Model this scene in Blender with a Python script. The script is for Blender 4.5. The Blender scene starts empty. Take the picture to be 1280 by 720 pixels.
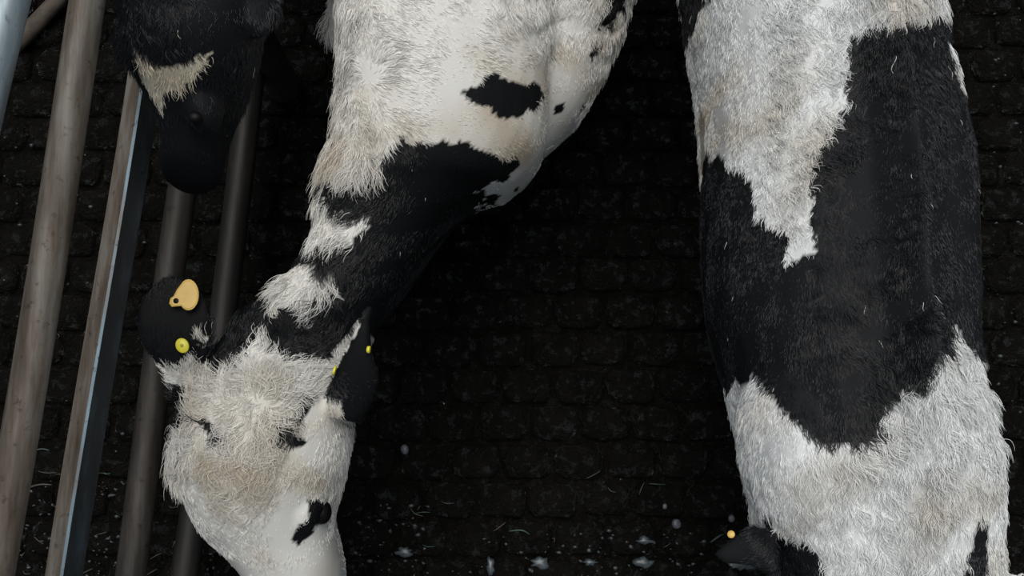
import bpy, bmesh, math, random
import numpy as np
from mathutils import Vector, Matrix
from mathutils.bvhtree import BVHTree

# ------------------------------------------------------------------ camera, sky, sun, exposure
SC = bpy.context.scene
COL = SC.collection
F = 1500.0; H = 2.9; TH = math.radians(9.5)          # focal length in pixels of a 1280 wide frame, camera height, tilt off the vertical
cam_d = bpy.data.cameras.new('camera'); cam_d.sensor_width = 36; cam_d.lens = F/1280*36
cam_d.clip_start = 0.05
cam = bpy.data.objects.new('camera', cam_d); COL.objects.link(cam)
cam.location = (0, 0, H); cam.rotation_euler = (TH, 0, 0); SC.camera = cam

w = bpy.data.worlds.new('overcast_daylight'); SC.world = w; w.use_nodes = True
w.node_tree.nodes['Background'].inputs[0].default_value = (0.72, 0.86, 1.0, 1)
w.node_tree.nodes['Background'].inputs[1].default_value = 0.20
sun_d = bpy.data.lights.new('soft_daylight', 'SUN'); sun_d.energy = 2.9; sun_d.angle = math.radians(38); sun_d.color = (1.0, 0.985, 0.96)
sun = bpy.data.objects.new('soft_daylight', sun_d); COL.objects.link(sun)
sun.rotation_euler = Vector((0.05, -0.22, -1.0)).to_track_quat('-Z', 'Y').to_euler()
vs = SC.view_settings
vs.view_transform = 'Standard'; vs.look = 'None'; vs.exposure = 0.16; vs.gamma = 1.0; vs.use_curve_mapping = False

R3 = np.array((1, 0, 0.)); U3 = np.array((0, math.cos(TH), math.sin(TH))); D3 = np.array((0, math.sin(TH), -math.cos(TH)))
def ray(px, py): return D3*F + R3*(px-640) - U3*(py-360)
def P(px, py, z):
    d = ray(px, py); t = (z-H)/d[2]
    return np.array((0, 0, H)) + d*t

rng = np.random.default_rng(7)
random.seed(7)

# ------------------------------------------------------------------ materials
def mat(name):
    m = bpy.data.materials.new(name); m.use_nodes = True
    return m, m.node_tree.nodes, m.node_tree.links, m.node_tree.nodes['Principled BSDF']
def noise_ramp(n, l, coord, scale, detail, stops, rough=0.6):
    t = n.new('ShaderNodeTexNoise'); t.inputs['Scale'].default_value = scale; t.inputs['Detail'].default_value = detail
    t.inputs['Roughness'].default_value = rough
    l.new(coord, t.inputs['Vector'])
    r = n.new('ShaderNodeValToRGB'); e = r.color_ramp.elements
    while len(e) < len(stops): e.new(0.5)
    for q, (p, c) in zip(e, stops): q.position = p; q.color = (*c, 1)
    l.new(t.outputs['Fac'], r.inputs['Fac'])
    return t, r
def simple(name, col, rough=0.5, metal=0.0, spec=0.5, var=0.25, scale=60, bump=0.0):
    m, n, l, b = mat(name)
    co = n.new('ShaderNodeTexCoord').outputs['Object']
    t, r = noise_ramp(n, l, co, scale, 4, [(0.3, tuple(c*(1-var) for c in col)), (0.7, tuple(min(1, c*(1+var)) for c in col))])
    l.new(r.outputs[0], b.inputs['Base Color'])
    b.inputs['Roughness'].default_value = rough; b.inputs['Metallic'].default_value = metal
    b.inputs['Specular IOR Level'].default_value = spec
    if bump:
        bp = n.new('ShaderNodeBump'); bp.inputs['Strength'].default_value = bump; bp.inputs['Distance'].default_value = 0.004
        l.new(t.outputs['Fac'], bp.inputs['Height']); l.new(bp.outputs[0], b.inputs['Normal'])
    return m
def coat_material(name, rough, spec):
    m, n, l, b = mat(name)
    a = n.new('ShaderNodeAttribute'); a.attribute_name = 'coat'
    l.new(a.outputs['Color'], b.inputs['Base Color'])
    b.inputs['Roughness'].default_value = rough; b.inputs['Specular IOR Level'].default_value = spec
    return m
M_SKIN = coat_material('cow_skin', 0.7, 0.15)
M_FUR = coat_material('cow_fur', 0.36, 0.42)

def wet_ground(name, lo, hi, scale, bumpd):
    m, n, l, b = mat(name)
    ge = n.new('ShaderNodeNewGeometry')
    t, r = noise_ramp(n, l, ge.outputs['Position'], scale, 6, [(0.35, lo), (0.7, hi)], 0.7)
    l.new(r.outputs[0], b.inputs['Base Color'])
    t2, r2 = noise_ramp(n, l, ge.outputs['Position'], 38, 7, [(0.55, (0.0,)*3), (0.63, (1.0,)*3)], 0.75)      # where water stands
    mr = n.new('ShaderNodeMapRange'); mr.inputs['To Min'].default_value = 0.8; mr.inputs['To Max'].default_value = 0.12
    l.new(r2.outputs[0], mr.inputs['Value']); l.new(mr.outputs[0], b.inputs['Roughness'])
    ms = n.new('ShaderNodeMapRange'); ms.inputs['To Min'].default_value = 0.05; ms.inputs['To Max'].default_value = 1.0
    l.new(r2.outputs[0], ms.inputs['Value']); l.new(ms.outputs[0], b.inputs['Specular IOR Level'])
    t3, r3 = noise_ramp(n, l, ge.outputs['Position'], 110, 4, [(0.3, (0,)*3), (0.7, (1,)*3)], 0.6)
    bp = n.new('ShaderNodeBump'); bp.inputs['Strength'].default_value = 1.0; bp.inputs['Distance'].default_value = bumpd
    l.new(r3.outputs[0], bp.inputs['Height']); l.new(bp.outputs[0], b.inputs['Normal'])
    return m
M_MUD = wet_ground('wet_mud', (0.0035, 0.0032, 0.0025), (0.010, 0.009, 0.007), 30, 0.016)
M_PAVER = wet_ground('wet_dark_paver', (0.0042, 0.0039, 0.0032), (0.011, 0.010, 0.0082), 14, 0.014)

def rust_material(name, stops, rough=0.6, metal=0.3):
    m, n, l, b = mat(name)
    tc = n.new('ShaderNodeTexCoord'); mp = n.new('ShaderNodeMapping'); mp.inputs['Scale'].default_value = (1, 0.12, 1)
    l.new(tc.outputs['Object'], mp.inputs['Vector'])
    t, r = noise_ramp(n, l, mp.outputs[0], 45, 7, stops, 0.65)
    t2, r2 = noise_ramp(n, l, tc.outputs['Object'], 60, 4, [(0.60, (1,)*3), (0.72, (0.35, 0.27, 0.22))], 0.6)
    mx = n.new('ShaderNodeMix'); mx.data_type = 'RGBA'; mx.blend_type = 'MULTIPLY'; mx.inputs['Factor'].default_value = 1
    l.new(r.outputs[0], mx.inputs['A']); l.new(r2.outputs[0], mx.inputs['B'])
    l.new(mx.outputs['Result'], b.inputs['Base Color'])
    b.inputs['Roughness'].default_value = rough; b.inputs['Metallic'].default_value = metal
    bp = n.new('ShaderNodeBump'); bp.inputs['Strength'].default_value = 0.3; bp.inputs['Distance'].default_value = 0.002
    l.new(t.outputs['Fac'], bp.inputs['Height']); l.new(bp.outputs[0], b.inputs['Normal'])
    return m
M_RUST = rust_material('rusty_galvanised_pipe', [(0.30, (0.06, 0.042, 0.028)), (0.48, (0.125, 0.098, 0.074)), (0.66, (0.21, 0.19, 0.165))])
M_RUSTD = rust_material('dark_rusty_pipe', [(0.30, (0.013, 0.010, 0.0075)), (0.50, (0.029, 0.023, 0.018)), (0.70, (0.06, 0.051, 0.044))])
M_RUSTK = rust_material('mud_caked_pipe', [(0.30, (0.004, 0.0035, 0.003)), (0.50, (0.010, 0.0082, 0.0064)), (0.70, (0.024, 0.019, 0.015))])  # darkest copy of the rust tones, for the lowest rail
M_GALV = rust_material('galvanised_steel', [(0.30, (0.12, 0.145, 0.155)), (0.50, (0.18, 0.22, 0.24)), (0.70, (0.27, 0.32, 0.34))], 0.5, 0.4)
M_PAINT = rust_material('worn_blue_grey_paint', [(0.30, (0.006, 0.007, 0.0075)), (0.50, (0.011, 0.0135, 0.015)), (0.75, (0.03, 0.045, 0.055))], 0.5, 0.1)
M_EDGE = rust_material('rubbed_blue_edge', [(0.30, (0.10, 0.08, 0.065)), (0.47, (0.11, 0.15, 0.18)), (0.70, (0.16, 0.26, 0.32))], 0.45, 0.3)  # bluish highlight painted along the square rail's ridge
M_TAGO = simple('ochre_plastic', (0.62, 0.40, 0.10), 0.45, var=0.08)
M_TAGY = simple('yellow_plastic', (0.62, 0.55, 0.04), 0.4, var=0.06)
M_TAGD = simple('dark_tag_mark', (0.36, 0.30, 0.03), 0.6)
M_EYE = simple('dark_eye', (0.003, 0.0025, 0.0025), 0.5, spec=0.12)
M_HOOF = simple('hoof_horn', (0.03, 0.025, 0.02), 0.5)
M_NOSE = simple('dark_nose_leather', (0.012, 0.011, 0.012), 0.35)
M_STRAW = simple('damp_straw', (0.035, 0.031, 0.020), 0.6)
M_GRASS = simple('green_stalk', (0.012, 0.032, 0.024), 0.5)
M_STONE = simple('pale_stone', (0.055, 0.06, 0.07), 0.5, scale=200)
M_CHIP = simple('pale_wet_splash', (0.035, 0.044, 0.050), 0.4, scale=120, var=0.6)
M_CRUMB = simple('grey_crumbs', (0.012, 0.014, 0.0155), 0.5, scale=40, var=0.7)
M_WOOD = simple('weathered_wood', (0.05, 0.038, 0.028), 0.8, scale=30, var=0.5)

# ------------------------------------------------------------------ helpers
def tag(o, label=None, cat=None, group=None, kind=None):
    if label: o['label'] = label
    if cat: o['category'] = cat
    if group: o['group'] = group
    if kind: o['kind'] = kind
    return o
def mesh_obj(name, v, f, m=None, parent=None, smooth=True):
    me = bpy.data.meshes.new(name); me.from_pydata([tuple(map(float, q)) for q in v], [], f); me.update()
    if 50 < len(f) < 4000:
        bm = bmesh.new(); bm.from_mesh(me); bmesh.ops.recalc_face_normals(bm, faces=bm.faces); bm.to_mesh(me); bm.free()
    if m: me.materials.append(m)
    if smooth: me.polygons.foreach_set('use_smooth', [True]*len(me.polygons))
    o = bpy.data.objects.new(name, me); COL.objects.link(o)
    if parent: o.parent = parent
    return o
def empty(name, loc=(0, 0, 0)):
    o = bpy.data.objects.new(name, None); COL.objects.link(o); o.location = loc; o.empty_display_size = 0.1
    return o
def rings_to_mesh(rings):
    n = len(rings[0]); v = []; f = []
    for r in rings: v += [tuple(q) for q in r]
    for i in range(len(rings)-1):
        for j in range(n):
            a = i*n+j; b = i*n+(j+1) % n
            f.append((a, b, b+n, a+n))
    for base, rev in ((0, True), ((len(rings)-1)*n, False)):
        c = len(v); v.append(tuple(np.mean(rings[0] if base == 0 else rings[-1], axis=0)))
        for j in range(n):
            a = base+j; b = base+(j+1) % n
            f.append((b, a, c) if rev else (a, b, c))
    return v, f
def catmull(keys, sub):
    keys = np.array(keys, float); out = []
    for i in range(len(keys)-1):
        p0 = keys[max(i-1, 0)]; p1 = keys[i]; p2 = keys[i+1]; p3 = keys[min(i+2, len(keys)-1)]
        for s in range(sub):
            t = s/sub
            out.append(0.5*((2*p1)+(-p0+p2)*t+(2*p0-5*p1+4*p2-p3)*t*t+(-p0+3*p1-3*p2+p3)*t**3))
    out.append(keys[-1]); return out
def loft(secs, n=36, sub=4, e=0.8, ridge=0.0):
    """secs: (Lx, Ly, Rx, Ry, z_top, z_bottom, widest, spine shift); L and R are the outline points at the widest height"""
    keys = []
    for s in secs:
        s = tuple(s)+(0.5, 0.0)[len(s)-6:] if len(s) < 8 else s
        zt, zb, wf, sh = s[4], s[5], s[6], s[7]
        zw = zb+(zt-zb)*wf
        keys.append(np.concatenate((P(s[0], s[1], zw), P(s[2], s[3], zw), (zt, zb, sh))))
    rings = []
    for k in catmull(keys, sub):
        L, R, zt, zb, sh = k[:3], k[3:6], k[6], k[7], k[8]
        C = (L+R)/2; h = (R-L)/2; ring = []
        for j in range(n):
            a = 2*math.pi*j/n; c, s = math.cos(a), math.sin(a)
            x = math.copysign(abs(c)**e, c); zz = abs(s)**e
            if s > 0:
                x += sh*zz*(1-x*x); z = C[2]+(zt-C[2])*zz + ridge*(math.exp(-((a-math.pi/2)/0.09)**2)-0.9*math.exp(-((a-math.pi/2-0.26)/0.13)**2))
            else: z = C[2]-(C[2]-zb)*zz
            q = C+h*x; ring.append((q[0], q[1], z))
        rings.append(ring)
    return rings_to_mesh(rings)
def tube(pts, radii, n=14, sub=4):
    keys = [np.concatenate((np.array(p, float), (r,))) for p, r in zip(pts, radii)]
    ks = catmull(keys, sub); rings = []
    for i, k in enumerate(ks):
        d = ks[min(i+1, len(ks)-1)][:3]-ks[max(i-1, 0)][:3]; d = d/(np.linalg.norm(d)+1e-9)
        u = np.cross(d, (0, 0, 1.) if abs(d[2]) < 0.9 else (0, 1., 0)); u /= np.linalg.norm(u); v = np.cross(d, u)
        rings.append([k[:3]+k[3]*(math.cos(a)*u+math.sin(a)*v) for a in [2*math.pi*j/n for j in range(n)]])
    return rings_to_mesh(rings)
def ellipsoid(c, r, rot=0.0, nu=20, nv=12):
    v = []; f = []
    rings = []
    for i in range(1, nv):
        ph = math.pi*i/nv; ring = []
        for j in range(nu):
            a = 2*math.pi*j/nu
            x, y, z = r[0]*math.sin(ph)*math.cos(a), r[1]*math.sin(ph)*math.sin(a), -r[2]*math.cos(ph)
            ring.append((c[0]+x*math.cos(rot)-y*math.sin(rot), c[1]+x*math.sin(rot)+y*math.cos(rot), c[2]+z))
        rings.append(ring)
    return rings_to_mesh(rings)
def fuse(name, pieces, voxel=0.007, smooth=4):
    """several overlapping volumes become one continuous skin"""
    V = []; FF = []
    for v, f in pieces:
        b = len(V); V += list(v); FF += [tuple(i+b for i in q) for q in f]
    o = mesh_obj(name, V, FF)
    m = o.modifiers.new('r', 'REMESH'); m.mode = 'VOXEL'; m.voxel_size = voxel; m.use_smooth_shade = True
    s = o.modifiers.new('s', 'SMOOTH'); s.factor = 0.5; s.iterations = smooth
    dg = bpy.context.evaluated_depsgraph_get()
    me = bpy.data.meshes.new_from_object(o.evaluated_get(dg)); o.modifiers.clear()
    old = o.data; o.data = me; bpy.data.meshes.remove(old); me.name = name
    me.polygons.foreach_set('use_smooth', [True]*len(me.polygons))
    return o

# smooth pseudo noise: a sum of random sines
def make_noise(scale, k=7):
    W = rng.normal(size=(k, 3))*scale; ph = rng.uniform(0, 6.28, k)
    return lambda p: np.sin(p@W.T+ph).sum(1)/math.sqrt(k)*1.2
def in_poly(xy, poly):
    x, y = xy[:, 0], xy[:, 1]; c = np.zeros(len(xy), bool); n = len(poly); j = n-1
    for i in range(n):
        xi, yi = poly[i]; xj, yj = poly[j]
        if yi != yj:
            c ^= ((yi > y) != (yj > y)) & (x < (xj-xi)*(y-yi)/(yj-yi)+xi)
        j = i
    return c

# ------------------------------------------------------------------ floor: mud bed with set pavers
fl = mesh_obj('floor', [(-4, -3.5, -0.020), (4, -3.5, -0.020), (4, 4.5, -0.020), (-4, 4.5, -0.020)], [(0, 1, 2, 3)], M_MUD)
tag(fl, 'dark wet barn floor of muddy pavers', kind='structure')
def paver_mesh(seed):
    r = random.Random(seed); hx, hy = 0.061, 0.0435; n = 12; rings = []
    wob = [r.uniform(0.9, 1.04) for _ in range(n)]
    for sc, z in ((1.0, -0.03), (0.97, -0.008), (0.80, 0.000)):
        ring = []
        for j in range(n):
            a = 2*math.pi*j/n; c, s = math.cos(a), math.sin(a)
            ring.append((hx*sc*wob[j]*math.copysign(abs(c)**0.55, c), hy*sc*wob[j]*math.copysign(abs(s)**0.55, s), z+(r.uniform(-.002, .002) if z > -0.01 else 0)))
        rings.append(ring)
    v, f = rings_to_mesh(rings); n0 = len(v)
    return v, [q for q in f if (n0-2) not in q]
PM = []
for k in range(7):
    v, f = paver_mesh(k); me = bpy.data.meshes.new('paver'); me.from_pydata(v, [], f); me.materials.append(M_PAVER)
    me.polygons.foreach_set('use_smooth', [True]*len(me.polygons)); PM.append(me)
cells = []
row = 0; yy = -0.75
while yy < 2.2:
    xx = -2.4+(0.0625 if row % 2 else 0)
    while xx < 2.4:
        v = np.array((xx, yy, 0))-np.array((0, 0, H)); dz = v@D3
        px, py = 640+F*(v@R3)/dz, 360-F*(v@U3)/dz
        hid = (px > 930 and px < 1190) or (py < 200 and 450 < px < 700)
        cells.append((xx, yy, (-30 < px < 1310 and -20 < py < 740 and not hid)))
        xx += 0.125
    yy += 0.0905; row += 1
rest_v = []; rest_f = []; npv = 0
for (x, y, vis) in cells:
    k = random.randrange(7); dz = random.uniform(-0.005, 0.003); rz = random.uniform(-0.05, 0.05); tilt = (random.uniform(-.07, .07), random.uniform(-.07, .07))
    mtx = Matrix.Translation((x+random.uniform(-.003, .003), y+random.uniform(-.003, .003), dz)) @ Matrix.Rotation(rz, 4, 'Z') @ Matrix.Rotation(tilt[0], 4, 'X') @ Matrix.Rotation(tilt[1], 4, 'Y')
    if vis and npv < 300:
        o = bpy.data.objects.new('paver', PM[k]); COL.objects.link(o); o.parent = fl; o.matrix_local = mtx; npv += 1
    else:
        b = len(rest_v); rest_v += [mtx @ q.co for q in PM[k].vertices]; rest_f += [tuple(i+b for i in p.vertices) for p in PM[k].polygons]
o = mesh_obj('outer_pavers', rest_v, rest_f, M_PAVER, fl); o['kind'] = 'stuff'

# ------------------------------------------------------------------ pipe fence
fence = empty('pipe_fence', (P(20, 300, 0)[0], 0.6, 0))
tag(fence, 'rusty metal pipe fence with five long horizontal rails and posts', 'fence')
fo = np.array(fence.location)
def rail(p0, p1, z, width_px, m, shape='round', m2=None, ext=1.0):
    a, b = P(*p0, z), P(*p1, z); d = (b-a)/np.linalg.norm(b-a)
    depth = (np.array((a+b)/2)-np.array((0, 0, H)))@D3
    r = width_px/2*depth/F
    q0, q1 = a+d*((-1.08-a[1])/d[1]), a+d*((1.0-a[1])/d[1])
    n = 20 if shape == 'round' else 4
    u = np.array((d[1], -d[0], 0)); u = u*np.sign(u[0]); wv = np.array((0, 0, 1.))
    v = []; f = []
    prof = [(r*math.cos(2*math.pi*j/n), r*math.sin(2*math.pi*j/n)) for j in range(n)]
    if shape == 'square':
        prof = []
        for cx, cy, a0 in ((1, 0, -45), (0, 1, 45), (-1, 0, 135), (0, -1, 225)):
            for da in (5, 85):
                x, y = r*(0.87*cx+0.13*math.cos(math.radians(a0+da))), r*(0.87*cy+0.13*math.sin(math.radians(a0+da)))
                prof.append((x*math.cos(-0.22)-y*math.sin(-0.22), x*math.sin(-0.22)+y*math.cos(-0.22)))
        n = len(prof)
    steps = 24; rings = []
    for i in range(steps+1):
        t = i/steps; sag = 0.004*math.sin(t*9+z*7)
        c = q0+(q1-q0)*t+u*sag-fo
        rings.append([c+u*x+wv*y for x, y in prof])
    v, f = rings_to_mesh(rings)
    o = mesh_obj('rail', v, f, m, fence, smooth=(shape == 'round'))
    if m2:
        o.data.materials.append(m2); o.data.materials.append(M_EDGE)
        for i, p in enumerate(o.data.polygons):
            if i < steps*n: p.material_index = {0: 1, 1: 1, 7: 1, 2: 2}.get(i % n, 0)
    return o
rail((15, 0), (-85, 420), 1.50, 52, M_GALV)
rail((112, 0), (5, 640), 1.27, 45, M_RUST)
rail((184, 60), (86, 700), 0.97, 44, M_RUST, 'square', M_PAINT)
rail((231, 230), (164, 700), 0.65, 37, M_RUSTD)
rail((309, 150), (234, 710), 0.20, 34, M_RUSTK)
for yq in (-1.05, 1.0):
    xb = P(112, 0, 1.27)[0]; sl = (P(112, 0, 1.27)-P(5, 640, 1.27)); k = sl[0]/sl[1]
    xp = P(5, 640, 1.27)[0]+k*(yq-P(5, 640, 1.27)[1])
    v, f = tube([np.array((xp, yq, z))-fo for z in (-0.03, 0.5, 1.1, 1.62)], [0.042]*4, n=18)
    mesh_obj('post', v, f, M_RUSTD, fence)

# ------------------------------------------------------------------ cows
def leg(top, foot, r0, front=True, hoofs=None, parent=None):
    top = np.array(top, float); foot = np.array(foot, float)
    kn = top+(foot-top)*0.52+np.array((0, -0.02 if front else 0.045, 0))
    fet = top+(foot-top)*0.88+np.array((0, 0.01, 0))
    end = foot+np.array((0, -0.015, 0.05))
    if hoofs is not None: hoofs.append(foot)
    return tube([top, top+(kn-top)*0.5, kn, (kn+fet)/2, fet, end], [r0, r0*0.72, r0*0.46, r0*0.34, r0*0.42, r0*0.45])
def hoof(pos, parent, off):
    v, f = tube([np.array(pos)+np.array((0, -0.022, 0.0))-off, np.array(pos)+np.array((0, -0.018, 0.03))-off, np.array(pos)+np.array((0, -0.006, 0.065))-off], [0.046, 0.042, 0.033], n=12, sub=2)
    return mesh_obj('hoof', v, f, M_HOOF, parent)

def grow_coat(root, body, polys, base_white, arrows, whorls, count, spec):
    me = body.data; me.calc_loop_triangles()
    nv = len(me.vertices)
    co = np.empty(nv*3); me.vertices.foreach_get('co', co); co = co.reshape(-1, 3)
    no = np.empty(nv*3); me.vertices.foreach_get('normal', no); no = no.reshape(-1, 3)
    nt = len(me.loop_triangles); tr = np.empty(nt*3, np.int32); me.loop_triangles.foreach_get('vertices', tr); tr = tr.reshape(-1, 3)
    off = np.array(root.location)
    bvh = BVHTree.FromPolygons([tuple(q) for q in co], [tuple(t) for t in tr])
    def plan(px, py):                       # the spot on the hide, as seen in plan
        d = ray(px, py); hit = bvh.ray_cast(Vector((0, 0, H))-Vector(off), Vector(d).normalized())
        if hit[0] is None or hit[0][2] < 0.5:
            q = P(px, py, spec['zref'])-off; return (q[0], q[1])
        return (hit[0][0], hit[0][1])
    def dense(pl):
        out = []
        for i, a in enumerate(pl):
            b = pl[(i+1) % len(pl)]; k = max(1, int(math.dist(a, b)/8))
            out += [plan(a[0]+(b[0]-a[0])*t/k, a[1]+(b[1]-a[1])*t/k) for t in range(k)]
        return out
    PL = [(dense(p), c) for p, c in polys]
    CR = [(plan(x, y), r, a) for x, y, r, a in spec.get('cream', ())]        # cream stained spots of the white hair, some standing in for shade
    n1, n2 = make_noise(160), make_noise(160)
    nbig = make_noise(14); nmid = make_noise(45); nlock = make_noise(110); nlock2 = make_noise(110); nlen = make_noise(60); nfl = make_noise(230)
    def white_at(p, jit):
        g = p*np.array((1, 1, 0.2)); q = p[:, :2]+jit*np.stack((n1(g), n2(g)), 1)
        wv = np.full(len(p), base_white)
        for pl, c in PL:
            wv[in_poly(q, pl)] = c
        return wv
    def colour(p, wv, rnd):
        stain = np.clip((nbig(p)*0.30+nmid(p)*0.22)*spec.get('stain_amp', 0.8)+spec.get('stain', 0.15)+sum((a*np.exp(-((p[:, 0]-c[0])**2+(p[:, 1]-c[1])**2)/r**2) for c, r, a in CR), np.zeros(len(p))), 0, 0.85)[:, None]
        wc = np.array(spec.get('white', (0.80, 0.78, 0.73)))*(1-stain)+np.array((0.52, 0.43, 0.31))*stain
        wc = wc*(0.62+0.5*rnd)[:, None]
        bc = np.array(spec.get('black', (0.0045, 0.0048, 0.0056)))*(0.4+1.3*rnd)[:, None]
        col = np.where(wv[:, None], wc, bc)
        mud = np.clip((0.46-p[:, 2])/0.10, 0, 1)[:, None]  # dark tone added low down so the legs blend into the shade below
        return np.clip(col*(1-mud)+np.array((0.008, 0.007, 0.005))*mud, 0, 1)
    # hide
    wv = white_at(co, 0.002)
    cv = colour(co, wv, np.full(nv, 0.25))
    at = me.attributes.new('coat', 'FLOAT_COLOR', 'POINT')
    at.data.foreach_set('color', np.concatenate((cv, np.ones((nv, 1))), 1).ravel().astype(np.float32))
    me.materials.clear(); me.materials.append(M_SKIN)
    # where hair grows: most on the parts within sight
    v0, v1, v2 = co[tr[:, 0]], co[tr[:, 1]], co[tr[:, 2]]
    cr = np.cross(v1-v0, v2-v0); ar = np.linalg.norm(cr, axis=1)/2; nz = cr[:, 2]/(2*ar+1e-12)
    cen = (v0+v1+v2)/3+off-np.array((0, 0, H)); dz = cen@D3
    px = 640+F*(cen@R3)/dz; py = 360-F*(cen@U3)/dz
    inside = (px > -60) & (px < 1340) & (py > -60) & (py < 780)
    wgt = ar*np.where(inside & (nz > -0.15), 1.0, np.where(nz > -0.3, 0.16, 0.05))*(cen[:, 2]+H > 0.3)
    cdf = np.cumsum(wgt); cdf /= cdf[-1]
    ti = np.searchsorted(cdf, rng.random(count)).clip(0, nt-1)
    r1, r2 = np.sqrt(rng.random(count)), rng.random(count)
    b0, b1, b2 = 1-r1, r1*(1-r2), r1*r2
    p = v0[ti]*b0[:, None]+v1[ti]*b1[:, None]+v2[ti]*b2[:, None]
    nn = no[tr[ti, 0]]*b0[:, None]+no[tr[ti, 1]]*b1[:, None]+no[tr[ti, 2]]*b2[:, None]
    nn /= np.linalg.norm(nn, axis=1)[:, None]+1e-9
    outm = ~(inside[ti])
    # lie and length of the hair
    acc = np.zeros((count, 2)); al = np.zeros(count); ac = np.zeros(count); ws = np.zeros(count)+1e-6
    al += 1e-6*0.012; acc[:, 1] -= 1e-6
    for (ax, ay, dx, dy, ln, curl) in arrows:
        c = plan(ax, ay); d2 = (p[:, 0]-c[0])**2+(p[:, 1]-c[1])**2
        g = np.exp(-d2/(2*0.045**2))+1e-7/(d2+1e-3); nrm = math.hypot(dx, dy)
        acc += g[:, None]*np.array((dx/nrm, -dy/nrm)); al += g*ln*0.001; ac += g*curl; ws += g
    acc /= ws[:, None]; ln = al/ws; curl = ac/ws
    for (wx, wy, rad, lw, spin) in whorls:
        c = plan(wx, wy); dv = p[:, :2]-np.array(c); r = np.linalg.norm(dv, axis=1)+1e-6; g = np.exp(-(r/rad)**2)
        dirw = dv/r[:, None]; dirw = dirw+spin*np.stack((-dirw[:, 1], dirw[:, 0]), 1)
        acc = acc*(1-g)[:, None]+dirw*g[:, None]; ln = ln*(1-g)+lw*0.001*g
    t3 = np.concatenate((acc, np.zeros((count, 1))), 1)
    t3 += np.where(np.abs(nn[:, 2:3]) < 0.6, 1, 0)*np.array((0, 0, -0.5))
    t3 -= nn*(t3*nn).sum(1)[:, None]; t3 /= np.linalg.norm(t3, axis=1)[:, None]+1e-6
    bt = np.cross(nn, t3)
    amp = np.clip((ln-0.004)/0.025, 0.22, 1)
    ang = nlock(p)*0.35*amp+nmid(p)*0.18*amp+nfl(p)*0.30*curl+rng.normal(0, 0.16, count)
    t3 = t3*np.cos(ang)[:, None]+bt*np.sin(ang)[:, None]; bt = np.cross(nn, t3)
    wv = white_at(p, 0.0035)
    wv ^= rng.random(count) < 0.0007
    ln = ln*np.where(wv, 1.0, spec.get('black_len', 0.85))*np.clip(1+0.35*nlen(p), 0.4, 1.7)*rng.uniform(0.65, 1.2, count)
    ln = np.where(outm, ln*1.2, ln)
    lift = np.clip(0.30+0.25*nlock2(p)*amp+0.16*nmid(p)*amp+rng.normal(0, 0.14, count)+spec.get('lift', 0)-0.16*(ln < 0.011), 0.06, 0.9)
    NP = 6; S = np.linspace(0, 1, NP); pts = np.empty((count, NP, 3))
    cphase = nlock2(p)*3
    for i, s in enumerate(S):
        wave = (np.sin(s*5.5+cphase)-np.sin(cphase))*0.26*curl
        pts[:, i] = p-nn*0.001+t3*(ln*s)[:, None]+nn*(ln*lift*(s-0.55*s*s)*1.25)[:, None]+bt*(ln*wave)[:, None]
    # locks: tips draw together
    cell = 0.013
    key = np.floor((p+0.004*np.stack((nlock(p), nlock2(p), nlen(p)), 1))/cell).astype(np.int64)
    _, inv = np.unique(key[:, 0]*73856093 ^ key[:, 1]*19349663 ^ key[:, 2]*83492791, return_inverse=True)
    cnt = np.bincount(inv)
    rootm = np.stack([np.bincount(inv, p[:, a])/cnt for a in range(3)], 1)[inv]
    pull = np.clip((ln-0.007)/0.02, 0, 1)*0.58*(cnt[inv] > 2)
    for i, s in enumerate(S):
        pts[:, i] += (rootm-p)*(pull*s**1.3)[:, None]
    cd = bpy.data.hair_curves.new('coat'); cd.add_curves([NP]*count)
    cd.attributes['position'].data.foreach_set('vector', pts.reshape(-1).astype(np.float32))
    ra = cd.attributes.get('radius') or cd.attributes.new('radius', 'FLOAT', 'POINT')
    rbase = np.where(outm, 0.0014, 0.00044)[:, None]*np.clip(1.0+0.0*S, 0, 1)[None, :]*(1-0.75*S**2)[None, :]
    ra.data.foreach_set('value', rbase.reshape(-1).astype(np.float32))
    ca = cd.attributes.new('coat', 'FLOAT_COLOR', 'CURVE')
    cc = colour(p, wv, rng.random(count))
    ca.data.foreach_set('color', np.concatenate((cc, np.ones((count, 1))), 1).ravel().astype(np.float32))
    cd.materials.append(M_FUR)
    ho = bpy.data.objects.new('coat', cd); COL.objects.link(ho); ho.parent = root; ho['kind'] = 'stuff'
    return bvh

def disc(name, c, nrm, r, th, m, parent, n=20, sx=1.0):
    q = Vector(nrm).to_track_quat('Z', 'Y'); v = []
    rings = []
    for rr, z in ((0.9, -th/2), (1, -th*0.3), (1, th*0.3), (0.9, th/2)):
        rings.append([np.array(Vector(c)+q @ Vector((r*rr*sx*math.cos(2*math.pi*j/n), r*rr*math.sin(2*math.pi*j/n), z))) for j in range(n)])
    v, f = rings_to_mesh(rings)
    return mesh_obj(name, v, f, m, parent)

def grow(pl, k):
    c = np.mean(pl, 0); return [tuple(c+(np.array(q)-c)*k) for q in pl]
def shift(vf, off): return [tuple(np.array(q)-off) for q in vf[0]], vf[1]

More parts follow.
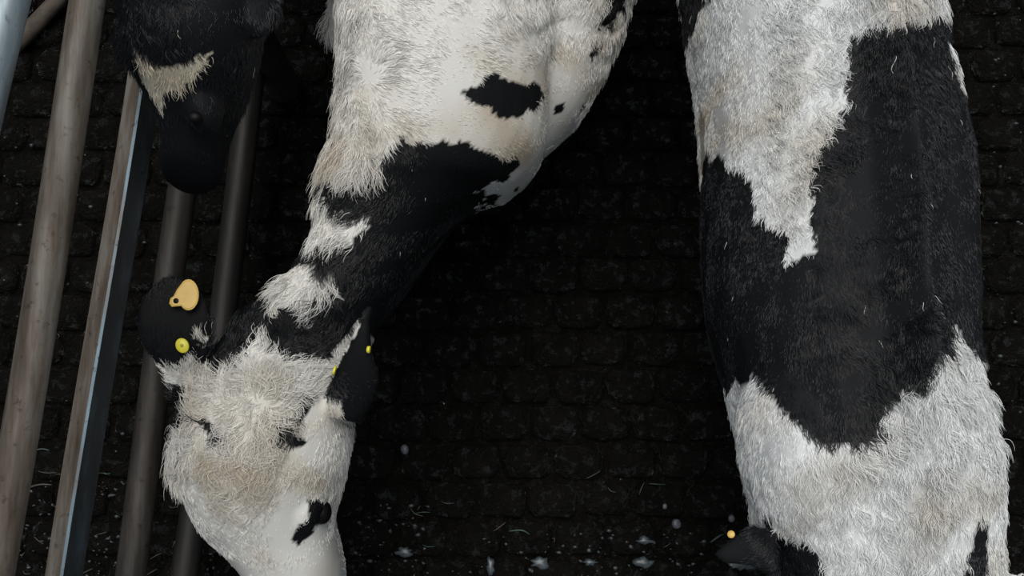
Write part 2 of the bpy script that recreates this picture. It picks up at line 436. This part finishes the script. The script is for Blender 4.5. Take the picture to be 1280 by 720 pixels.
# ---- grazing black and white cow
def grazing_cow():
    off = P(580, -150, 0); off[2] = 0
    root = empty('cow', off)
    tag(root, 'mostly white cow with black neck lowering its head, yellow ear tags', 'cow', 'cattle on the barn floor')
    pc = []
    pc.append(loft([
        (570, -760, 790, -760, 0.96, 0.62, 0.5, 0), (530, -700, 840, -700, 1.03, 0.52, 0.55, 0), (500, -560, 870, -560, 1.05, 0.46, 0.52, 0),
        (470, -380, 862, -380, 1.05, 0.42, 0.48, -.05), (445, -200, 820, -200, 1.05, 0.42, 0.48, -.1), (432, -70, 720, -70, 1.055, 0.44, 0.50, -.25),
        (430, 10, 690, 10, 1.06, 0.46, 0.52, -.3), (435, 80, 686, 80, 1.06, 0.48, 0.55, -.3), (431, 140, 684, 150, 1.04, 0.50, 0.55, -.3),
        (428, 188, 676, 200, 1.02, 0.52, 0.52, -.3), (421, 222, 640, 236, 1.0, 0.54, 0.54, -.28), (409, 250, 592, 252, 0.985, 0.56, 0.55, -.25), (402, 295, 550, 292, 0.96, 0.57, 0.55, -.2),
        (378, 345, 512, 350, 0.935, 0.58, 0.55, -.15), (328, 390, 476, 398, 0.915, 0.60, 0.55, -.1), (280, 432, 458, 440, 0.90, 0.60, 0.5, 0),
        (246, 470, 446, 485, 0.90, 0.58, 0.5, -.1), (232, 515, 440, 525, 0.895, 0.56, 0.5, -.15), (230, 570, 434, 575, 0.88, 0.53, 0.5, -.15),
        (238, 615, 424, 615, 0.85, 0.50, 0.5, -.12), (254, 655, 417, 648, 0.81, 0.47, 0.5, -.08), (280, 685, 424, 680, 0.765, 0.45, 0.5, -.05),
        (305, 715, 430, 715, 0.725, 0.44, 0.5, 0), (322, 750, 428, 755, 0.68, 0.44, 0.5, 0), (330, 785, 425, 792, 0.64, 0.44, 0.5, 0), (345, 806, 408, 812, 0.60, 0.47, 0.5, 0)]))
    # shoulder blade and belly side
    c = P(590, 60, 0.84); pc.append(ellipsoid(c, (0.118, 0.21, 0.20), 0.03))
    pc.append(loft([(520, -330, 850, -330, 0.98, 0.43, 0.45, 0), (500, -200, 838, -200, 0.96, 0.42, 0.42, 0), (500, -90, 820, -90, 0.92, 0.42, 0.42, 0), (510, 0, 790, 0, 0.88, 0.43, 0.42, 0), (520, 60, 768, 60, 0.85, 0.45, 0.42, 0), (530, 110, 748, 110, 0.82, 0.47, 0.42, 0), (540, 155, 722, 155, 0.79, 0.50, 0.42, 0), (570, 195, 680, 195, 0.74, 0.54, 0.45, 0)]))
    # brow swells
    c = P(252, 600, 0.77); pc.append(ellipsoid(c, (0.04, 0.06, 0.06), 0.3))
    c = P(384, 632, 0.75); pc.append(ellipsoid(c, (0.03, 0.05, 0.045), -0.3))
    # ear lying out flat, ear standing on edge
    pc.append(loft([(215, 500, 275, 475, 0.87, 0.81), (207, 468, 262, 455, 0.895, 0.865), (182, 440, 264, 438, 0.912, 0.892), (168, 408, 267, 408, 0.925, 0.907),
                    (172, 380, 263, 380, 0.93, 0.912), (190, 357, 248, 358, 0.93, 0.914), (208, 345, 228, 345, 0.928, 0.916)], sub=4, e=0.9))
    pc.append(loft([(412, 520, 452, 530, 0.87, 0.80), (408, 494, 470, 498, 0.90, 0.85), (420, 462, 474, 470, 0.925, 0.89), (436, 430, 466, 440, 0.945, 0.915),
                    (449, 400, 464, 405, 0.96, 0.935), (458, 380, 466, 382, 0.965, 0.945)], sub=4, e=0.9))
    hf = []
    for (x, y, z, fx, fy, fr) in ((600, 10, 0.68, 606, 60, 1), (470, 20, 0.68, 520, 70, 1), (800, -560, 0.7, 780, -420, 0), (590, -560, 0.7, 600, -420, 0)):
        t = P(x, y, z); ft = P(fx, fy, z); ft = np.array((t[0]+(ft[0]-t[0])*0.2, t[1]+0.02, 0.0))
        pc.append(leg(t, ft, 0.10, bool(fr), hf))
    t = P(595, -765, 0.98); pc.append(tube([t, t+np.array((0, .06, -.05)), t+np.array((0, .09, -.3)), t+np.array((0, .08, -.55))], [0.03, 0.022, 0.016, 0.03], n=10))
    body = fuse('body', [shift(q, off) for q in pc]); body.parent = root
    black = [
        [(500, 168), (515, 180), (545, 180), (575, 178), (600, 190), (625, 196), (645, 196), (650, 208), (640, 220), (625, 232), (606, 237), (592, 240), (640, 300), (560, 420), (480, 430),
         (470, 375), (455, 390), (440, 410), (420, 432), (402, 450), (378, 458), (350, 456), (333, 440), (321, 422), (306, 450), (292, 468), (267, 474), (240, 450), (330, 340), (380, 225), (402, 222),
         (425, 216), (440, 225), (456, 220), (470, 210), (486, 190)],
        [(578, 118), (590, 110), (602, 106), (605, 97), (620, 93), (632, 97), (634, 105), (650, 101), (668, 104), (676, 112), (678, 122), (672, 132), (655, 137), (648, 147), (632, 149), (615, 145), (607, 135), (592, 131), (580, 126)],
        [(692, 138), (697, 131), (706, 130), (706, 140), (699, 146), (692, 145)],
        [(736, 66), (742, 50), (750, 46), (747, 62), (740, 76)], [(724, 130), (732, 125), (733, 133), (726, 136)], [(718, 156), (724, 152), (724, 158)],
        [(762, -60), (790, -30), (783, 4), (777, 14), (760, 28), (744, 36), (752, 12)],
        [(140, 480), (140, 310), (310, 310), (318, 385), (276, 424), (256, 437), (244, 446), (226, 456), (212, 462), (200, 458)],
        ]+[grow(q, 1.5) for q in [[(213, 500), (222, 490), (232, 494), (233, 512), (226, 530), (216, 524)], [(249, 528), (262, 528), (272, 536), (283, 540), (280, 546), (266, 541)],
        [(388, 493), (386, 508), (378, 524), (370, 517), (374, 502)], [(348, 535), (358, 531), (370, 544), (378, 552), (366, 555), (354, 550)]]]+[
        [(385, 618), (398, 624), (408, 631), (402, 648), (390, 661), (373, 682), (363, 675), (372, 660), (383, 650), (388, 638)],
        [(405, 498), (414, 470), (438, 430), (452, 395), (462, 370), (490, 370), (490, 540), (446, 536), (434, 526), (426, 512), (428, 503), (420, 497)],
    ]
    white = [[(396, 222), (410, 244), (420, 262), (440, 272), (463, 275), (452, 290), (440, 306), (416, 300), (396, 306), (350, 305), (360, 222)],
             [(345, 305), (372, 318), (380, 328), (400, 333), (420, 344), (410, 362), (396, 372), (392, 402), (382, 394), (370, 378), (340, 392), (345, 350)]]
    arrows = [(600, 60, 1, .25, 9, .2), (550, 150, 1, .2, 9, .15), (650, 170, .6, .6, 6, .1), (520, 70, 1, .2, 8, .2), (500, 140, .8, .6, 9, .2), (660, 90, 1, .2, 8, .15), (730, 90, .5, 1, 7, .1), (540, 30, .7, .6, 9, .3), (660, -10, 0, 1, 30, .6), (560, 5, .5, .8, 16, .5), (740, 5, .3, 1, 24, .6), (430, 40, .05, 1, 26, .5), (430, 150, -.3, 1, 36, .5),
              (445, 195, -.2, 1, 42, .4), (420, 200, -.4, 1, 40, .4), (400, 270, -.45, .9, 36, .4), (430, 285, -.5, .6, 30, .4), (375, 345, -.5, .9, 42, .5), (395, 365, -.3, 1, 36, .6), (480, 300, -.3, 1, 9, .1), (540, 220, -.2, 1, 9, .1), (430, 390, -.3, 1, 9, .1),
              (320, 440, .1, -1, 34, .5), (350, 470, .5, -.6, 30, .8), (290, 480, -.4, -.7, 26, .8), (300, 520, -.3, 1, 34, 1), (260, 540, -.5, .9, 34, 1), (360, 560, .4, .9, 32, 1), (310, 570, 0, 1, 36, 1), (280, 610, -.2, 1, 26, 1), (350, 620, .3, 1, 24, 1),
              (320, 650, .1, 1, 14, .8), (340, 695, .1, 1, 6, .1), (410, 650, .1, 1, 6, .1), (388, 642, .1, 1, 5, .1), (392, 605, .3, 1, 9, .3), (430, 560, .1, 1, 6, .1), (420, 500, .3, 1, 10, .3), (212, 576, -1, .4, 34, .8), (225, 640, .2, 1, 8, .2),
              (220, 400, -.1, -1, 8, .1), (235, 460, -.1, -1, 20, .3), (455, 430, .2, -1, 6, 0), (250, 490, -.3, -.6, 22, .6)]
    grow_coat(root, body, [(b, False) for b in black]+[(q, True) for q in white], True, arrows, [(460, 93, 0.055, 20, 0.5)], 220000,
              dict(zref=0.79, stain=0.02, cream=[(620, 165, 0.10, 0.40), (560, 120, .08, .2), (730, 110, 0.08, 0.5), (300, 600, 0.06, 0.40), (420, 520, .03, .4), (430, 190, .03, .3)]))  # the cream spot on the belly side paints its shade into the coat
    # eyes
    for (ex, ey, ez) in ((229, 606, 0.755), (402, 640, 0.735)):
        q = P(ex, ey, ez)-off; v, f = ellipsoid(q, (0.018, 0.022, 0.018)); mesh_obj('eye', v, f, M_EYE, root)
    q = P(378, 800, 0.545)-off; v, f = ellipsoid(q, (0.055, 0.03, 0.05)); mesh_obj('nose', v, f, M_NOSE, root)
    for h_ in hf: hoof(h_, root, off)
    # ear tags
    z = 0.944
    outline = [(235.5+13*math.cos(t), 368.5+19.5*math.sin(t)) for t in [math.radians(q) for q in range(-122, 150, 16)]]
    outline += [(219, 383), (214.5, 383.5), (211.5, 379), (213, 373), (217, 370), (221, 362)]
    n = len(outline); top = [P(x, y, z+0.005)-off for x, y in outline]; bot = [P(x, y, z)-off for x, y in outline]
    cm = np.mean(top, 0); inner = [cm+(q-cm)*0.86+np.array((0, 0, 0.0015)) for q in top]
    v = bot+top+inner; f = [(i, (i+1) % n, n+(i+1) % n, n+i) for i in range(n)]+[(n+i, n+(i+1) % n, 2*n+(i+1) % n, 2*n+i) for i in range(n)]+[tuple(range(2*n, 3*n)), tuple(range(n-1, -1, -1))]
    t1 = mesh_obj('ear_tag', v, f, M_TAGO, root, smooth=False); t1['label'] = 'ochre plastic flag ear tag'
    q = P(220, 376, z+0.007)-off; disc('tag_hole', q, (0, 0, 1), 0.0045, 0.002, M_EYE, t1)
    q = P(228, 432, 0.924)-off; t2 = disc('ear_tag', q, (0.05, -.1, 1), 0.0128, 0.006, M_TAGY, root, sx=0.84); t2['label'] = 'round yellow button ear tag'
    q2 = q+np.array((0, 0, 0.0035)); disc('tag_stud', q2, (0.05, -.1, 1), 0.0028, 0.003, M_TAGD, t2)
    q = P(461, 437, 0.955)-off; disc('ear_tag', q, (0.9, -.1, .15), 0.006, 0.005, M_TAGY, root)['label'] = 'yellow ear tag seen edge on'
    q = P(418, 463, 0.925)-off; disc('ear_tag', q, (-0.95, .3, .1), 0.008, 0.004, M_TAGY, root)['label'] = 'yellow ear tag seen edge on'
grazing_cow()

# ---- cow seen along its back
def broad_cow():
    off = P(1060, 150, 0); off[2] = 0
    root = empty('cow', off)
    tag(root, 'black and white cow with broad straight back and white shoulders beside open floor', 'cow', 'cattle on the barn floor')
    pc = [loft([
        (966, -345, 1090, -345, 1.00, 0.66, .5, 0), (906, -310, 1140, -310, 1.07, 0.58, .55, 0), (866, -200, 1121, -200, 1.11, 0.50, .58, 0), (854, -80, 1138, -80, 1.12, 0.47, .55, 0.02),
        (864, 20, 1138, 20, 1.12, 0.45, .52, 0.18), (878, 110, 1146, 110, 1.115, 0.44, .50, 0.21), (884, 200, 1171, 200, 1.11, 0.44, .50, .22), (884, 300, 1183, 300, 1.11, 0.45, .50, .24), (892, 400, 1185, 400, 1.115, 0.47, .52, .28),
        (916, 480, 1187, 480, 1.12, 0.49, .55, .3), (934, 550, 1207, 550, 1.12, 0.51, .56, .26), (946, 620, 1227, 620, 1.10, 0.54, .56, .1), (961, 690, 1231, 690, 1.07, 0.57, .56, .05), (985, 760, 1236, 760, 1.04, 0.58, .55, 0),
        (1005, 830, 1212, 830, 1.01, 0.60, .5, 0), (1008, 900, 1204, 900, 0.97, 0.58, .5, 0), (1035, 970, 1176, 970, 0.91, 0.57, .5, 0), (1060, 1040, 1152, 1040, 0.84, 0.56, .5, 0), (1070, 1075, 1142, 1075, 0.79, 0.59, .5, 0)], ridge=0.034)]
    # shoulder blades either side of the withers
    pc.append(ellipsoid(P(985, 560, 0.92), (0.075, 0.17, 0.16), 0.1)); pc.append(ellipsoid(P(1180, 560, 0.95), (0.065, 0.17, 0.15), 0.1))
    # ears
    pc.append(loft([(965, 665, 975, 730, 0.98, 0.92), (940, 656, 950, 712, 0.97, 0.945), (918, 668, 924, 708, 0.955, 0.935), (893, 690, 896, 703, 0.94, 0.928)], e=0.9))
    pc.append(loft([(1250, 720, 1240, 770, 0.98, 0.92), (1285, 720, 1275, 770, 0.97, 0.945), (1315, 735, 1310, 765, 0.955, 0.935)], e=0.9))
    hf = []
    for (x, y, fr) in ((1030, 430, 1), (1110, 430, 1), (960, -150, 0), (1065, -150, 0)):
        t = P(x, y, 0.72); pc.append(leg(t, (t[0]+0.03, t[1]+0.02, 0), 0.085, bool(fr), hf))
    t = P(1030, -345, 1.02); pc.append(tube([t, t+np.array((0, .06, -.05)), t+np.array((0, .09, -.3)), t+np.array((0, .08, -.55))], [0.03, 0.022, 0.016, 0.03], n=10))
    body = fuse('body', [shift(q, off) for q in pc]); body.parent = root
    black = [
        [(1060, 45), (1075, 38), (1100, 30), (1130, 25), (1160, 22), (1176, 16), (1183, 24), (1186, 60), (1192, 90), (1200, 108), (1330, 112), (1340, 300), (1330, 447), (1225, 446), (1208, 436), (1201, 415), (1196, 402), (1191, 408), (1192, 420), (1186, 432), (1170, 455), (1160, 475), (1150, 490), (1130, 485),
         (1120, 495), (1105, 510), (1098, 532), (1086, 552), (1060, 557), (1030, 555), (1010, 548), (998, 535), (985, 520), (970, 505), (960, 490), (950, 475), (944, 465), (938, 481), (912, 481), (890, 478), (850, 420), (850, 196), (878, 200), (888, 192), (905, 195), (918, 205),
         (930, 215), (940, 240), (950, 275), (965, 282), (982, 290), (986, 305), (982, 327), (1000, 321), (1021, 318), (1020, 300), (1010, 285), (1010, 265), (1016, 250), (1012, 230), (1018, 205), (1022, 185), (1030, 165), (1045, 150), (1060, 125), (1064, 110), (1058, 90), (1062, 70)],
        [(840, -70), (884, -70), (886, 0), (872, 18), (868, 48), (862, 55), (840, 40)],
        [(860, 640), (950, 640), (957, 652), (968, 665), (985, 671), (1005, 679), (1020, 691), (1035, 708), (1045, 725), (1060, 830), (930, 830), (860, 730)],
        [(1228, 642), (1237, 655), (1236, 690), (1230, 725), (1245, 850), (1180, 850), (1210, 700), (1218, 685), (1222, 660)],
    ]
    arrows = [(930, 50, .3, 1, 20, .7), (1000, 60, .2, 1, 20, .7), (1000, 160, .25, 1, 20, .8), (930, 140, .2, 1, 17, .6), (985, 280, .1, 1, 22, .7), (885, 150, 0, 1, 6, .1), (882, 110, 0, 1, 6, .1), (895, 185, 0, 1, 6, .1), (1120, 5, -.3, 1, 22, .5), (1150, 200, .5, .8, 14, .4), (1130, 320, .5, .8, 14, .4), (1200, 300, .3, 1, 8, .1),
              (960, 400, .1, 1, 8, .1), (920, 300, 0, 1, 8, .1), (1040, 350, .1, 1, 12, .3), (1085, 420, .7, .7, 34, .4), (1090, 500, .5, .9, 36, .4), (1050, 500, 0, 1, 10, .2), (1110, 560, .3, 1, 38, .5), (1140, 640, .1, 1, 34, .5), (1070, 620, .1, 1, 28, .5), (1165, 520, .5, .9, 22, .5),
              (970, 560, -.2, 1, 16, .3), (1000, 640, 0, 1, 18, .4), (1060, 700, .1, 1, 28, .5), (1220, 560, .5, .9, 22, .5), (1215, 650, .2, 1, 16, .3), (1020, 570, .1, 1, 16, .3), (930, 690, -1, .2, 7, .1)]
    grow_coat(root, body, [(b, False) for b in black], True, arrows, [], 260000, dict(zref=0.75, stain=-0.03, stain_amp=0.5, cream=[(888, 130, 0.035, 0.8), (892, 180, 0.03, 0.8), (1120, 0, 0.04, 0.5), (1010, 610, 0.04, 0.35), (1060, 590, .03, .3), (1150, 630, 0.03, 0.3), (1230, 620, .04, .3)], black=(0.0085, 0.009, 0.0105), white=(0.79, 0.80, 0.79)))  # cream on the near flank and upper back paints shade into the coat
    q = P(914, 668, 0.962)-off; disc('ear_tag', q, (-.3, .2, 1), 0.006, 0.005, M_TAGO, root)['label'] = 'small ochre ear stud'
    for h_ in hf: hoof(h_, root, off)
    for (ex, ey, ez) in ((1017, 905, 0.84), (1195, 905, 0.84)):
        q = P(ex, ey, ez)-off; v, f = ellipsoid(q, (0.018, 0.022, 0.018)); mesh_obj('eye', v, f, M_EYE, root)
    q = P(1105, 1068, 0.69)-off; v, f = ellipsoid(q, (0.055, 0.03, 0.06)); mesh_obj('nose', v, f, M_NOSE, root)
broad_cow()

# ---- black cow with a pale blaze by the fence
def black_cow():
    off = P(280, -450, 0); off[2] = 0
    root = empty('cow', off)
    tag(root, 'black cow with cream blaze on its forehead beside the rusty pipe fence', 'cow', 'cattle on the barn floor')
    pc = [loft([
        (190, -1000, 360, -1000, 0.95, 0.62), (140, -940, 420, -940, 1.08, 0.52), (120, -800, 430, -800, 1.10, 0.46), (130, -600, 430, -600, 1.10, 0.44), (175, -420, 430, -420, 1.12, 0.48),
        (250, -290, 430, -290, 1.15, 0.62), (262, -200, 412, -200, 1.18, 0.82), (230, -120, 380, -120, 1.21, 0.95), (195, -50, 350, -50, 1.235, 1.0), (163, 5, 334, 5, 1.245, 1.01), (161, 45, 326, 45, 1.245, 1.01), (164, 80, 318, 80, 1.225, 1.0),
        (178, 112, 308, 112, 1.19, 0.98), (196, 140, 296, 140, 1.15, 0.95), (206, 165, 284, 165, 1.115, 0.91), (206, 190, 277, 190, 1.08, 0.90), (204, 212, 275, 212, 1.05, 0.89), (210, 228, 268, 228, 1.01, 0.89), (225, 238, 254, 238, 0.97, 0.90)], e=0.85)]
    pc.append(ellipsoid(P(255, 132, 1.11), (0.03, 0.045, 0.04), 0.2))
    pc.append(loft([(165, 20, 172, 60, 1.20, 1.15), (150, 30, 158, 78, 1.19, 1.165), (140, 50, 147, 84, 1.17, 1.155)], e=0.9))
    pc.append(loft([(315, 0, 320, 50, 1.20, 1.15), (335, -10, 338, 40, 1.19, 1.165), (352, -5, 352, 20, 1.17, 1.155)], e=0.9))
    hf = []
    for (x, y, fr) in ((230, -390, 1), (370, -390, 1), (190, -800, 0), (360, -800, 0)):
        t = P(x, y, 0.72); pc.append(leg(t, (t[0], t[1]+0.02, 0), 0.10, bool(fr), hf))
    t = P(270, -1000, 0.98); pc.append(tube([t, t+np.array((0, .06, -.05)), t+np.array((0, .09, -.3)), t+np.array((0, .08, -.55))], [0.03, 0.022, 0.016, 0.03], n=10))
    body = fuse('body', [shift(q, off) for q in pc]); body.parent = root
    blaze = [(170, 64), (180, 72), (195, 80), (210, 86), (225, 82), (240, 75), (258, 68), (252, 82), (240, 95), (228, 105), (218, 112), (208, 115), (206, 128), (202, 138), (196, 126), (188, 110), (178, 92), (172, 80)]
    arrows = [(220, 40, 0, 1, 34, .5), (190, 45, -.2, 1, 30, .5), (250, 40, .3, 1, 30, .5), (220, 15, .1, 1, 20, .5), (210, 95, -.5, .8, 12, .2), (245, 80, .6, -.5, 13, .2), (240, 160, 0, 1, 5, 0), (240, 210, 0, 1, 4, 0), (290, 100, 0, 1, 7, 0), (150, 60, -1, .6, 12, .1), (300, 30, .2, 1, 10, .1)]
    grow_coat(root, body, [(grow(blaze, 1.08), True)], False, arrows, [], 45000, dict(zref=1.15, stain=0.15, white=(0.78, 0.71, 0.57), black=(0.006, 0.0066, 0.0085)))
    q = P(243, 146, 1.147)-off; v, f = ellipsoid(q, (0.011, 0.009, 0.006)); mesh_obj('eye', v, f, M_EYE, root)
    for h_ in hf: hoof(h_, root, off)
black_cow()

# ------------------------------------------------------------------ litter on the floor
def stalk(px0, py0, px1, py1, m, label, cat='straw', r=0.0022, bend=0.006, group=None):
    a, b = P(px0, py0, 0.006), P(px1, py1, 0.008); mid = (a+b)/2+np.array((bend, bend, 0.004))
    v, f = tube([a-a, mid-a, b-a], [r, r, r*0.7], n=6, sub=4)
    o = mesh_obj('straw_stalk', v, f, m); o.location = a
    tag(o, label, cat, group)
S = [(636, 664, 662, 668, M_GRASS, 'green stalk lying on dark floor between the two piebald cows'), (888, 678, 904, 668, M_GRASS, 'green stalk lying beside the broad cow\'s ear'),
     (28, 612, 65, 606, M_STRAW, 'pale straw between the two outermost rusty rails'), (34, 566, 62, 563, M_GRASS, 'greenish straw between the two outermost rusty rails')]
for s in S: stalk(*s)
for i in range(34):
    byrails = i % 3 > 0
    x0 = random.uniform(20, 260) if byrails else random.uniform(460, 900); y0 = random.uniform(590, 715); a = random.uniform(0, 6.28); l_ = random.uniform(8, 26)
    stalk(x0, y0, x0+l_*math.cos(a), y0+l_*math.sin(a)*0.6, random.choice((M_STRAW, M_GRASS, M_STRAW)),
          'short bit of straw trodden into the mud below the fence rails' if byrails else 'short bit of straw trodden into the open floor between the piebald cows',
          r=0.0012, bend=random.uniform(-.004, .004), group='straw bits below the rails' if byrails else 'straw bits on the open floor')
def pebble(px, py, r, m, label, squash=0.6, ry=None, name='pebble', cat='stone', group=None):
    rr = random.Random(int(px*7+py)); c = P(px, py, 0.0)
    v, f = ellipsoid((0, 0, 0), (r, ry or r*1.2, r*squash), rr.uniform(-.3, .3), 10, 7)
    v = [tuple(np.array(q)*(1+rr.uniform(-.12, .12))) for q in v]
    o = mesh_obj(name, v, f, m); o.location = (c[0], c[1], r*squash*0.5); tag(o, label, cat, group)
pebble(506, 562, 0.010, M_STONE, 'small pale pebble on bare dark floor beside the grazing cow')
pebble(845, 655, 0.011, M_STONE, 'larger oval pale pebble near the broad cow\'s ear')
pebble(914, 648, 0.008, M_STONE, 'round pale pebble against the broad cow\'s ear')
pebble(831, 633, 0.006, M_STONE, 'tiny grey pebble in a paver joint')
def splash(px, py, rx, ry, label):
    rr = random.Random(int(px)); c = P(px, py, 0); n = 16
    k = [rr.uniform(0.55, 1.15) for _ in range(n)]; rings = []
    for sc_, z in ((1.0, -0.012), (0.95, 0.002), (0.6, 0.006)):
        rings.append([(rx*k[j]*sc_*math.cos(6.283*j/n), ry*k[j]*sc_*math.sin(6.283*j/n), z) for j in range(n)])
    v, f = rings_to_mesh(rings); o = mesh_obj('pale_splash', v, f, M_CHIP); o.location = (c[0], c[1], 0.0)
    tag(o, label, 'splash', 'pale splashes on the pavers')
for q in ((613, 708, .011, .024, 'tall narrow pale splash on the dark pavers'), (675, 704, .026, .018, 'broad ragged pale splash beside the narrow one on the pavers'), (738, 703, .020, .009, 'low oblong pale splash on the middle of the open floor'),
          (805, 704, .028, .016, 'wide pale splash on the pavers next to the pebbles'), (925, 707, .045, .012, 'longest pale splash below the broad cow\'s ear'), (736, 688, .008, .007, 'smallest pale splash just behind the oblong one'), (806, 676, .022, .012, 'greyish splash behind the wide splash on the pavers'), (505, 690, .022, .014, 'ragged pale splash beside the grazing cow\'s muzzle')):
    splash(*q)
# a weathered stick beyond the fence
a, b = P(18, 58, 0.02), P(70, 2, 0.02); v, f = tube([a-a, (b-a)*0.5+np.array((.004, 0, .004)), b-a+(b-a)*0.6], [0.02, 0.022, 0.018], n=10)
o = mesh_obj('wooden_stick', v, f, M_WOOD); o.location = a; tag(o, 'weathered wooden stick lying on the floor behind the fence', 'stick')

# crumbs of trodden litter
cv, cf = [], []
for (x0, x1, y0, y1, k) in ((15, 165, 600, 735, 150), (225, 320, 640, 735, 60), (440, 540, 630, 735, 50), (560, 950, 660, 735, 90), (0, 420, 150, 600, 70), (1240, 1290, 0, 700, 40)):
    for _ in range(k):
        c = P(random.uniform(x0, x1), random.uniform(y0, y1), 0.002); r = random.uniform(0.0015, 0.0050); b = len(cv)
        for j in range(5):
            a_ = 2*math.pi*j/5+random.uniform(-.3, .3); q = r*random.uniform(0.5, 1.5)
            cv.append((c[0]+q*1.4*math.cos(a_), c[1]+q*math.sin(a_), -0.002))
        cv.append((c[0], c[1], 0.002+r*0.8))
        cf += [(b+j, b+(j+1) % 5, b+5) for j in range(5)]
o = mesh_obj('litter_crumbs', cv, cf, M_CRUMB); tag(o, 'grey crumbs of trodden litter scattered over the dark pavers', 'litter', kind='stuff')
